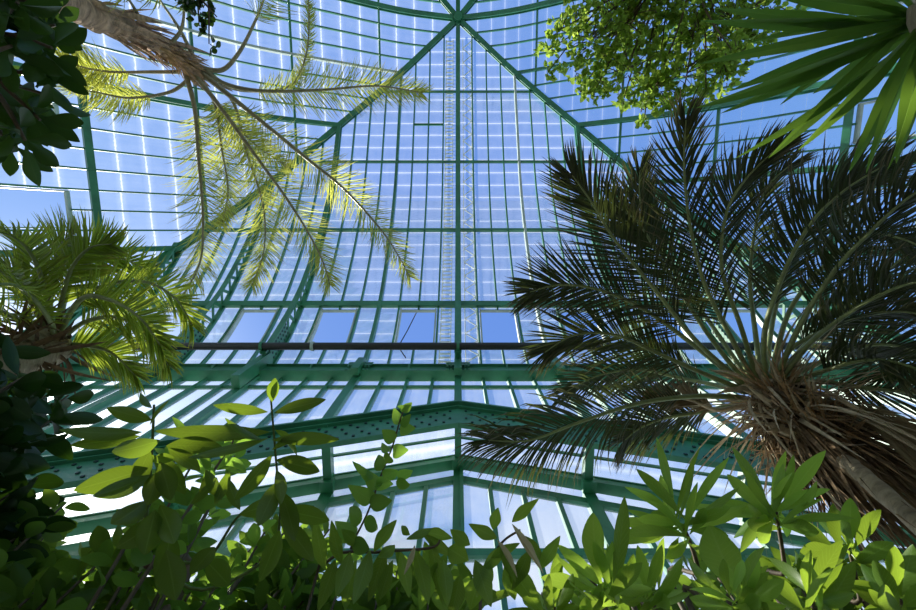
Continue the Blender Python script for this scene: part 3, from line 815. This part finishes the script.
tl = thing('broadleaf_tree', 'dark tree with broad glossy leaves in clusters at the top left edge', 'tree', V((-2.9, -.9, 0)))
b = MB(); crn = at(-60, 40, 2.5); b.tube(bez([V((-2.9, -.9, 0)), V((-2.8, -1.0, 1.6)), crn], 20), [.07] * 21, 10); b.build('trunk', M['bark'], tl, True)
def rosettes(root, blobs, mat, L, w, shape, crn, n=9, twigm='twig', tr=.012, down=.3, face=.9):
    for (x, y, d, sc) in blobs:
        c = at(x, y, d); tw = MB(); lf = MB()
        mid = crn.lerp(c, .6) + rv(.05)
        tw.tube(bez([crn, mid, c], 10), [tr * (1 - .06 * i) for i in range(11)], 6)
        ax = (c - mid).normalized()
        for k in range(n):
            a = 6.283 * k / n + U(-.3, .3); s1 = ax.cross(V((.2, .3, .9))).normalized(); s2 = ax.cross(s1)
            dd = s1 * math.cos(a) + s2 * math.sin(a) + ax * U(.1, .9) + V((0, 0, -down))
            leaf(lf, c - ax * U(0, .5) * L, dd, ((c - EYE).normalized() * face + rv(.8)), L * sc * U(.75, 1.15), w * sc * U(.85, 1.1), shape, U(0, .25), U(.05, .25), petiole=.015)
        bo = tw.build('branch', M[twigm], root); lo = lf.build('foliage', M[mat], None, True); lo.parent = bo
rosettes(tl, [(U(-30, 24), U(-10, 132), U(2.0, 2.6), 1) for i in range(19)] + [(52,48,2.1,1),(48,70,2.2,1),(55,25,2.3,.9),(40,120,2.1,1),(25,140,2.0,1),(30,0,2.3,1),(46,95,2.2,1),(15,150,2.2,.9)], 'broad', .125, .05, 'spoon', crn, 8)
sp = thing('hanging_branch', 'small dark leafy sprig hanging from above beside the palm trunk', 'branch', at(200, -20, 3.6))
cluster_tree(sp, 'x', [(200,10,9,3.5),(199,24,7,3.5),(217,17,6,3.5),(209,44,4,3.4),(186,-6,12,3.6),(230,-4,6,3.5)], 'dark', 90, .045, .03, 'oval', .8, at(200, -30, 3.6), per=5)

# ------------------------------------------------------------------ low planting that rises into the lower edge
def place_leaf(mb, bx, by, tx, ty, d, w, roll=0.0, dt=0.0, shape='oval', curl=.1, fold=.12):
    a = at(bx, by, d); t = at(tx, ty, d + dt); L = (t - a).length
    view = (a - EYE).normalized(); dd = (t - a).normalized(); side = dd.cross(view).normalized()
    n = (view * math.cos(roll) + side * math.sin(roll))
    leaf(mb, a, t - a, n, L, w / F * d, shape, curl, fold)
def leafy_stem(root, line, mat, L, w, shape, n, spread=.9, twigm='greentwig', rr=.008, u0=.1, up=.2, face=.7, parts=None, n_mat=None):
    c = bez(line, 30); tw = MB(); tw.tube(c, [rr * (1 - .6 * i / 30) for i in range(31)], 6); lf = MB()
    for k in range(n):
        u = u0 + (1 - u0) * (k + .5) / n; x = u * 30; j = min(29, int(x)); p = c[j].lerp(c[j + 1], x - j); T = (c[j + 1] - c[j]).normalized()
        s1 = T.cross(V((.3, .2, .9)));
        s1.normalize(); s2 = T.cross(s1); a = k * 2.4 + U(-.4, .4)
        dd = (s1 * math.cos(a) + s2 * math.sin(a)) * spread + T * U(.1, .6) + V((0, 0, up))
        leaf(lf, p, dd, (p - EYE).normalized() * face + rv(.75), L * U(.7, 1.15), w * U(.8, 1.15), shape, U(0, .3), U(.05, .25), petiole=L * .12)
    bo = tw.build('stem', M[twigm], root, True); 
    lo = lf.build('foliage', M[mat], None, True); lo.parent = bo
    return bo, lf

# rubber plant: two leading shoots with big oval leaves
def ground(p, k=.9): return V((p.x * k, p.y * k, 0))
rp = thing('rubber_plant', 'rubber plant with big oval leaves on upright shoots at the lower left', 'plant', V((-.95, 1.35, 0)))
b = MB(); trunkp = bez([V((-.95, 1.35, 0)), at(150, 640, 1.9), at(145, 560, 1.9), at(143, 540, 1.85)], 16); b.tube(trunkp, .02, 9); b.build('trunk', M['bark'], rp, True)
def shoot(line, leaves, mat, rr=.006, tw='greentwig', root=None, shape='oval', curl=.1):
    t = MB(); c = bez(line, 24); t.tube(c, [rr * (1 - .5 * i / 24) for i in range(25)], 6); lf = MB()
    for q in leaves:
        (bx, by, tx, ty, d, w) = q[:6]; roll = q[6] if len(q) > 6 else U(-.3, .3); dt = q[7] if len(q) > 7 else U(-.06, .06)
        place_leaf(lf, bx, by, tx, ty, d, w * (.8 if shape in ('oval', 'lance') else 1), roll, dt, shape, curl * U(.2, 2.6))
    bo = t.build('stem', M[tw], root, True); lo = lf.build('foliage', M[mat], None, True); lo.parent = bo
shoot(P(143,545,1.85, 148,500,1.75, 152,450,1.6, 154,405,1.5), [
 (152,420,107,410,1.5,15,.2), (142,432,62,438,1.5,15,.5), (140,436,72,447,1.52,14,.2), (152,408,138,395,1.5,12,1.0), (150,425,165,398,1.5,9,1.1),
 (160,440,108,458,1.5,20,.3), (166,446,218,444,1.5,19,.3), (168,448,200,470,1.5,16,.4), (160,470,148,505,1.5,20,.1), (152,462,175,455,1.5,13,.6),
 (160,462,172,498,1.48,20,.2), (148,468,78,492,1.52,24,.3), (150,475,95,502,1.5,20,.6), (155,510,145,555,1.5,24,.1), (160,505,178,545,1.52,22,.2),
 (170,530,164,590,1.55,22,.2), (148,500,110,530,1.55,22,.4), (158,520,120,548,1.56,22,.3), (152,455,190,490,1.56,18,.4), (150,450,130,492,1.55,18,.2),(166,550,178,600,1.5,24,.2)], 'rubber', root=rp)
shoot(P(150,560,1.85, 200,590,1.8, 265,560,1.7, 280,520,1.6, 276,460,1.5, 271,400,1.4), [
 (268,412,214,406,1.4,13,.3), (274,413,326,399,1.4,15,.2), (272,402,274,378,1.38,13,.2,0), (270,400,268,384,1.4,8,.9), (272,440,339,437,1.42,16,.3),
 (268,438,190,462,1.42,13,.7), (270,432,166,436,1.5,18,.2,.1), (272,450,300,432,1.42,14,.9), (276,460,322,470,1.45,20,.3), (272,455,238,500,1.45,19,.5),
 (279,480,258,528,1.42,20,.1), (276,470,285,505,1.42,16,.5), (280,490,300,540,1.45,20,.4), (278,500,244,515,1.5,18,.3), (262,440,222,425,1.42,12,.9),
 (282,510,330,520,1.46,20,.3), (275,430,305,450,1.5,15,.8), (280,530,262,580,1.48,20,.3), (280,520,318,560,1.48,20,.3)], 'rubber', root=rp)
shoot(P(160,560,1.85, 205,560,1.8, 235,520,1.7, 252,505,1.65), [(215,480,192,505,1.6,10,.5),(210,470,200,500,1.6,9,.3),(230,470,215,505,1.6,12,.3),(222,500,205,470,1.6,12,.3),(240,510,225,480,1.6,12,.3),(205,560,230,585,1.6,22,.3),(190,575,215,545,1.6,18,.3)], 'rubber', root=rp)

# climbing stem with round leaves
cl = thing('climber', 'slender climbing stem with small round leaves in front of the gable beam', 'plant', ground(at(330, 600, 1.7), .95))
shoot([ground(at(330, 600, 1.7), .95)] + P(335,600,1.65, 350,550,1.6, 368,512,1.55, 380,478,1.5, 393,445,1.47, 400,420,1.45, 406,405,1.45), [
 (403,412,412,402,1.44,9), (405,410,398,406,1.45,7), (400,424,394,408,1.45,11,.2), (401,426,411,414,1.45,9), (400,430,415,428,1.45,13,.2), (395,440,382,430,1.45,14,.2),
 (393,452,408,450,1.45,14,.2), (390,456,384,462,1.45,12,.1), (388,452,382,444,1.45,9,.3), (382,470,376,452,1.45,12,.2), (384,478,398,470,1.45,13,.3), (378,488,365,470,1.47,14,.2),
 (376,484,393,484,1.47,13,.2), (371,480,358,465,1.47,9,.2), (366,474,352,462,1.47,7,.4), (398,478,413,470,1.46,11,.3), (396,484,412,484,1.46,11,.2), (372,500,350,488,1.5,16,.2),
 (370,505,392,500,1.5,16,.3), (362,520,345,508,1.5,16,.3), (364,522,382,528,1.5,14,.2), (355,535,335,522,1.5,16,.4), (352,545,372,548,1.5,15,.2)], 'climber', root=cl, rr=.004, shape='heart', tw='twig')

# long-leaved shrub in the middle
ms = thing('long_leaved_shrub', 'shrub with long drooping leaves at the bottom centre', 'shrub', ground(at(430, 640, 1.6), .95))
gb = ground(at(430, 640, 1.6), .95)
shoot([gb] + P(300,640,1.7, 330,560,1.6, 380,552,1.55, 430,548,1.5, 440,540,1.5), [
 (374,552,396,514,1.5,15,.3), (422,536,452,520,1.5,0.1,.1), (424,532,452,537,1.5,14,.2), (453,556,422,534,1.5,12,.1), (430,540,444,600,1.5,15,.2), (448,548,468,560,1.48,24,.1),
 (400,552,412,600,1.5,15,.2), (415,550,432,605,1.48,17,.3), (385,548,370,600,1.5,17,.2), (370,550,355,610,1.5,18,.2), (350,552,338,600,1.5,18,.3), (360,545,340,530,1.5,14,.3),
 (335,560,320,610,1.5,18,.3), (395,545,378,560,1.5,14,.4), (443,560,450,610,1.5,16,.2), (460,575,452,620,1.5,18,.2), (410,535,398,525,1.5,9,.2), (432,528,405,542,1.5,10,.3),
 (342,565,328,520,1.55,14,.3),(325,570,312,520,1.55,16,.3),(380,600,392,560,1.5,16,.4),(420,610,436,560,1.55,18,.3),(345,610,352,562,1.55,16,.4)], 'long', root=ms, tw='twig', shape='lance')
shoot([gb] + P(480,640,1.6, 485,580,1.5, 500,545,1.45, 520,530,1.4), [
 (497,538,470,526,1.4,15,.2), (493,530,498,507,1.4,13,.1), (512,522,535,500,1.4,13,.2), (475,560,492,608,1.4,20,.1), (470,545,450,530,1.4,16,.3), (500,548,518,580,1.4,14,.5),
 (505,545,480,575,1.42,14,.3), (530,550,512,590,1.4,16,.3), (490,560,478,600,1.42,18,.3), (520,535,545,560,1.42,14,.3), (505,560,545,615,1.42,22,.3), (490,560,520,540,1.42,12,.3),
 (540,570,560,535,1.45,14,.3),(515,600,505,555,1.45,18,.2),(470,610,480,570,1.45,20,.2)], 'long', root=ms, tw='twig', shape='lance')
for q in ((512,524,545,572,1.38,7,.2), (497,540,520,575,1.38,6,.5), (520,535,540,560,1.38,5,.5), (415,545,405,575,1.46,5,.2)):
    b = MB(); place_leaf(b, *q[:7], 0.0, 'lance', .2, .5); b.build('dry_leaf', M['deadleaf'], ms)

# spoon-leaved shrub at the right: rosettes at the ends of pale stems
ss = thing('spoon_leaved_shrub', 'shrub with bright spoon-shaped leaves in rosettes under the date palm', 'shrub', ground(at(720, 640, 1.9), .95))
random.seed(33)
gs = ground(at(720, 640, 1.9), .95)
def rosette(line, c, leaves, d, mat='spoon', root=ss):
    leaves = list(leaves) + [(c[0] + math.cos(a) * r_ , c[1] + math.sin(a) * r_ * .8, U(10, 17)) for a, r_ in [(U(0, 6.28), U(28, 62)) for _ in range(9)]]
    shoot([gs] + line, [(c[0] + U(-9, 9), c[1] + U(-3, 22), x + U(-6, 6), y, d + U(-.05, .05), w, U(-.7, .7), U(-.15, .15)) for (x, y, w) in [(a_, b_, c_ * (.60 if c_ < 25 else .8)) for a_, b_, c_ in leaves]], mat, root=root, shape='spoon', rr=.011, tw='twig', curl=.12)
rosette(P(700,640,1.9, 698,570,1.85, 683,525,1.75), (683,522), [(654,440,14),(638,462,17),(628,472,19),(612,518,20),(655,512,15),(722,450,13),(700,462,9),(686,450,9),(740,490,12),(745,512,15),(735,535,18),(640,540,18),(720,560,20),(670,560,16),(625,545,13),(652,480,18),(690,480,12)], 1.75)
rosette(P(790,640,2.0, 785,570,1.95, 776,512,1.9), (776,508), [(718,465,15),(742,455,16),(812,448,19),(800,455,10),(845,490,16),(720,500,18),(735,520,18),(845,505,14),(815,530,22),(760,545,16),(755,480,14),(790,465,14),(740,475,16),(775,460,12),(700,515,16)], 1.9)
rosette(P(620,640,1.7, 615,600,1.65, 605,580,1.6), (605,582), [(586,512,26),(625,500,22),(560,545,18),(640,560,20),(545,575,22),(580,620,20),(625,600,20),(650,590,18),(565,600,24),(610,540,14)], 1.55)
rosette(P(720,660,1.6, 730,620,1.6, 728,595,1.55), (735,592), [(705,530,38),(680,565,20),(760,550,18),(790,580,18),(690,600,20),(745,640,20),(770,610,20),(700,620,20),(755,530,16)], 1.5)
rosette(P(660,660,1.8, 655,610,1.75, 650,590,1.7), (650,592), [(612,570,20),(620,600,20),(640,545,16),(665,540,16),(690,560,16),(680,600,18),(640,630,18),(600,590,16)], 1.7)
rosette(P(860,660,2.1, 860,600,2.1, 848,545,2.1), (848,545), [(800,520,18),(820,500,16),(850,495,18),(880,510,18),(895,540,18),(880,570,18),(850,590,18),(815,580,18),(800,550,18),(835,520,12)], 2.1, 'long')
rosette(P(820,660,1.8, 815,620,1.8, 812,600,1.75), (812,600), [(770,580,22),(780,560,18),(800,545,18),(830,540,22),(850,570,20),(860,600,20),(840,630,20),(790,630,20)], 1.75, 'long')
rosette(P(910,660,2.0, 905,620,2.0, 900,600,1.95), (900,598), [(860,580,22),(870,560,20),(895,545,20),(925,550,22),(935,590,20),(860,615,20),(890,640,20)], 1.95, 'long')
rosette(P(570,660,1.7, 560,620,1.7, 552,605,1.7), (552,606), [(520,585,18),(530,565,18),(555,555,18),(575,575,18),(585,605,18),(560,635,18),(520,620,18)], 1.65, 'long')
rosette(P(470,660,1.8, 462,630,1.8, 458,612,1.75), (458,612), [(430,590,18),(445,570,16),(470,570,18),(490,590,18),(485,625,18),(430,625,18)], 1.75, 'long')

# dense bushes behind, low
def bush(name, label, region, mat, dist, n, L, w, shape, rootpx, bark='twig', seed=1):
    g0 = ground(at(*rootpx), .97); root = thing(name, label, 'bush', g0)
    random.seed(seed)
    for i in range(n):
        for _ in range(50):
            x = U(region[0], region[2]); y = U(region[1], region[3])
            if region[4](x, y): break
        d = U(*dist); tip = at(x, y, d); m = g0.lerp(tip, .55); m.z = tip.z * .62
        e = tip + rv(.1)
        leafy_stem(root, [g0 + rv(.06) * V((1, 1, 0)).x, m + rv(.12), tip], mat, L, w, shape, 22, u0=.72, twigm=bark, rr=.010, up=-.1, face=.6)
bush('leafy_bush', 'dense dark bush of small leaves filling the bottom left corner', (-40, 480, 330, 640, lambda x, y: y > 500 + max(0, (x - 150)) * .12 and not (185 < x < 250 and y < 545)), 'shade', (2.0, 3.0), 75, .10, .05, 'oval', (120, 640, 2.4), seed=3)
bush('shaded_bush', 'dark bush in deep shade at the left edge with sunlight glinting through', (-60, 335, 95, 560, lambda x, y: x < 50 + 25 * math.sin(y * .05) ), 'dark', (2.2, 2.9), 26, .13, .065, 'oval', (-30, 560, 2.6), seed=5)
bush('small_leaved_shrub', 'green shrub of small leaves showing between the shoots of the rubber plant', (185, 430, 345, 600, lambda x, y: True), 'climber', (2.0, 2.5), 17, .085, .045, 'oval', (270, 640, 2.3), seed=12)
bush('corner_bush', 'dark green bush low in the bottom right corner', (560, 560, 960, 650, lambda x, y: True), 'shade', (2.3, 3.1), 60, .14, .05, 'lance', (760, 660, 2.7), seed=8)
bush('middle_bush', 'green bush of long leaves low behind the long-leaved shrub', (290, 560, 480, 650, lambda x, y: y > 565), 'shade', (1.9, 2.6), 34, .15, .05, 'lance', (380, 660, 2.3), seed=9)

# ------------------------------------------------------------------ light
sun_dir = (at(22, 440, 1) - EYE).normalized()
sd = bpy.data.lights.new('sun', 'SUN'); sd.energy = 10.0; sd.angle = .01; sd.color = (1, .95, .85)
so = bpy.data.objects.new('sun', sd); col.objects.link(so); so.rotation_euler = sun_dir.to_track_quat('Z', 'Y').to_euler()
w = bpy.data.worlds.new('world'); scene.world = w; w.use_nodes = True; nt = w.node_tree; nt.nodes.clear()
out = nt.nodes.new('ShaderNodeOutputWorld'); bg = nt.nodes.new('ShaderNodeBackground')
tc = nt.nodes.new('ShaderNodeTexCoord'); sep = nt.nodes.new('ShaderNodeSeparateXYZ')
nv = nt.nodes.new('ShaderNodeVectorMath'); nv.operation = 'NORMALIZE'; nt.links.new(tc.outputs['Generated'], nv.inputs[0]); nt.links.new(nv.outputs[0], sep.inputs[0])
base = ramp(nt, sep.outputs[2], [(0, (.55, .68, .85)), (.35, (.27, .48, .86)), (.75, (.19, .39, .87)), (1, (.125, .28, .78))])
dt = nt.nodes.new('ShaderNodeVectorMath'); dt.operation = 'DOT_PRODUCT'; nt.links.new(nv.outputs[0], dt.inputs[0]); dt.inputs[1].default_value = sun_dir
dp_ = math_(nt, 'MAXIMUM', dt.outputs['Value'], 0)
g1 = math_(nt, 'MULTIPLY', math_(nt, 'POWER', dp_, 3), .07); g2 = math_(nt, 'MULTIPLY', math_(nt, 'POWER', dp_, 40), 1.2); g3 = math_(nt, 'MULTIPLY', math_(nt, 'POWER', dp_, 300), 8)
gg = math_(nt, 'ADD', math_(nt, 'ADD', g1, g2), g3)
mul = nt.nodes.new('ShaderNodeMix'); mul.data_type = 'RGBA'; mul.blend_type = 'ADD'; mul.inputs[0].default_value = 1
cg = nt.nodes.new('ShaderNodeCombineColor'); nt.links.new(gg, cg.inputs[0]); nt.links.new(gg, cg.inputs[1]); nt.links.new(math_(nt, 'MULTIPLY', gg, .9), cg.inputs[2])
nt.links.new(base.outputs[0], mul.inputs[6]); nt.links.new(cg.outputs[0], mul.inputs[7])
# thin white cloud low in front
cn = nt.nodes.new('ShaderNodeTexNoise'); cn.inputs['Scale'].default_value = 3.0; cn.inputs['Detail'].default_value = 6
mp = nt.nodes.new('ShaderNodeMapping'); mp.inputs['Scale'].default_value = (1, 1, 3.5); nt.links.new(nv.outputs[0], mp.inputs[0]); nt.links.new(mp.outputs[0], cn.inputs['Vector'])
fy = math_(nt, 'MULTIPLY', math_(nt, 'SUBTRACT', sep.outputs[1], .38, True), 4.0, True)
cf = math_(nt, 'MULTIPLY', math_(nt, 'MULTIPLY', math_(nt, 'SUBTRACT', cn.outputs[0], .40, True), 6.0, True), fy, True)
cm = nt.nodes.new('ShaderNodeMix'); cm.data_type = 'RGBA'; nt.links.new(math_(nt, 'MULTIPLY', cf, .65), cm.inputs[0]); nt.links.new(mul.outputs[2], cm.inputs[6]); cm.inputs[7].default_value = (.92, .93, .97, 1)
nt.links.new(cm.outputs[2], bg.inputs[0]); bg.inputs[1].default_value = 1.0; nt.links.new(bg.outputs[0], out.inputs[0])

scene.view_settings.view_transform = 'Standard'; scene.view_settings.look = 'None'
scene.view_settings.exposure = 0; scene.view_settings.gamma = 1; scene.view_settings.use_curve_mapping = False
scene.cycles.transparent_max_bounces = 16
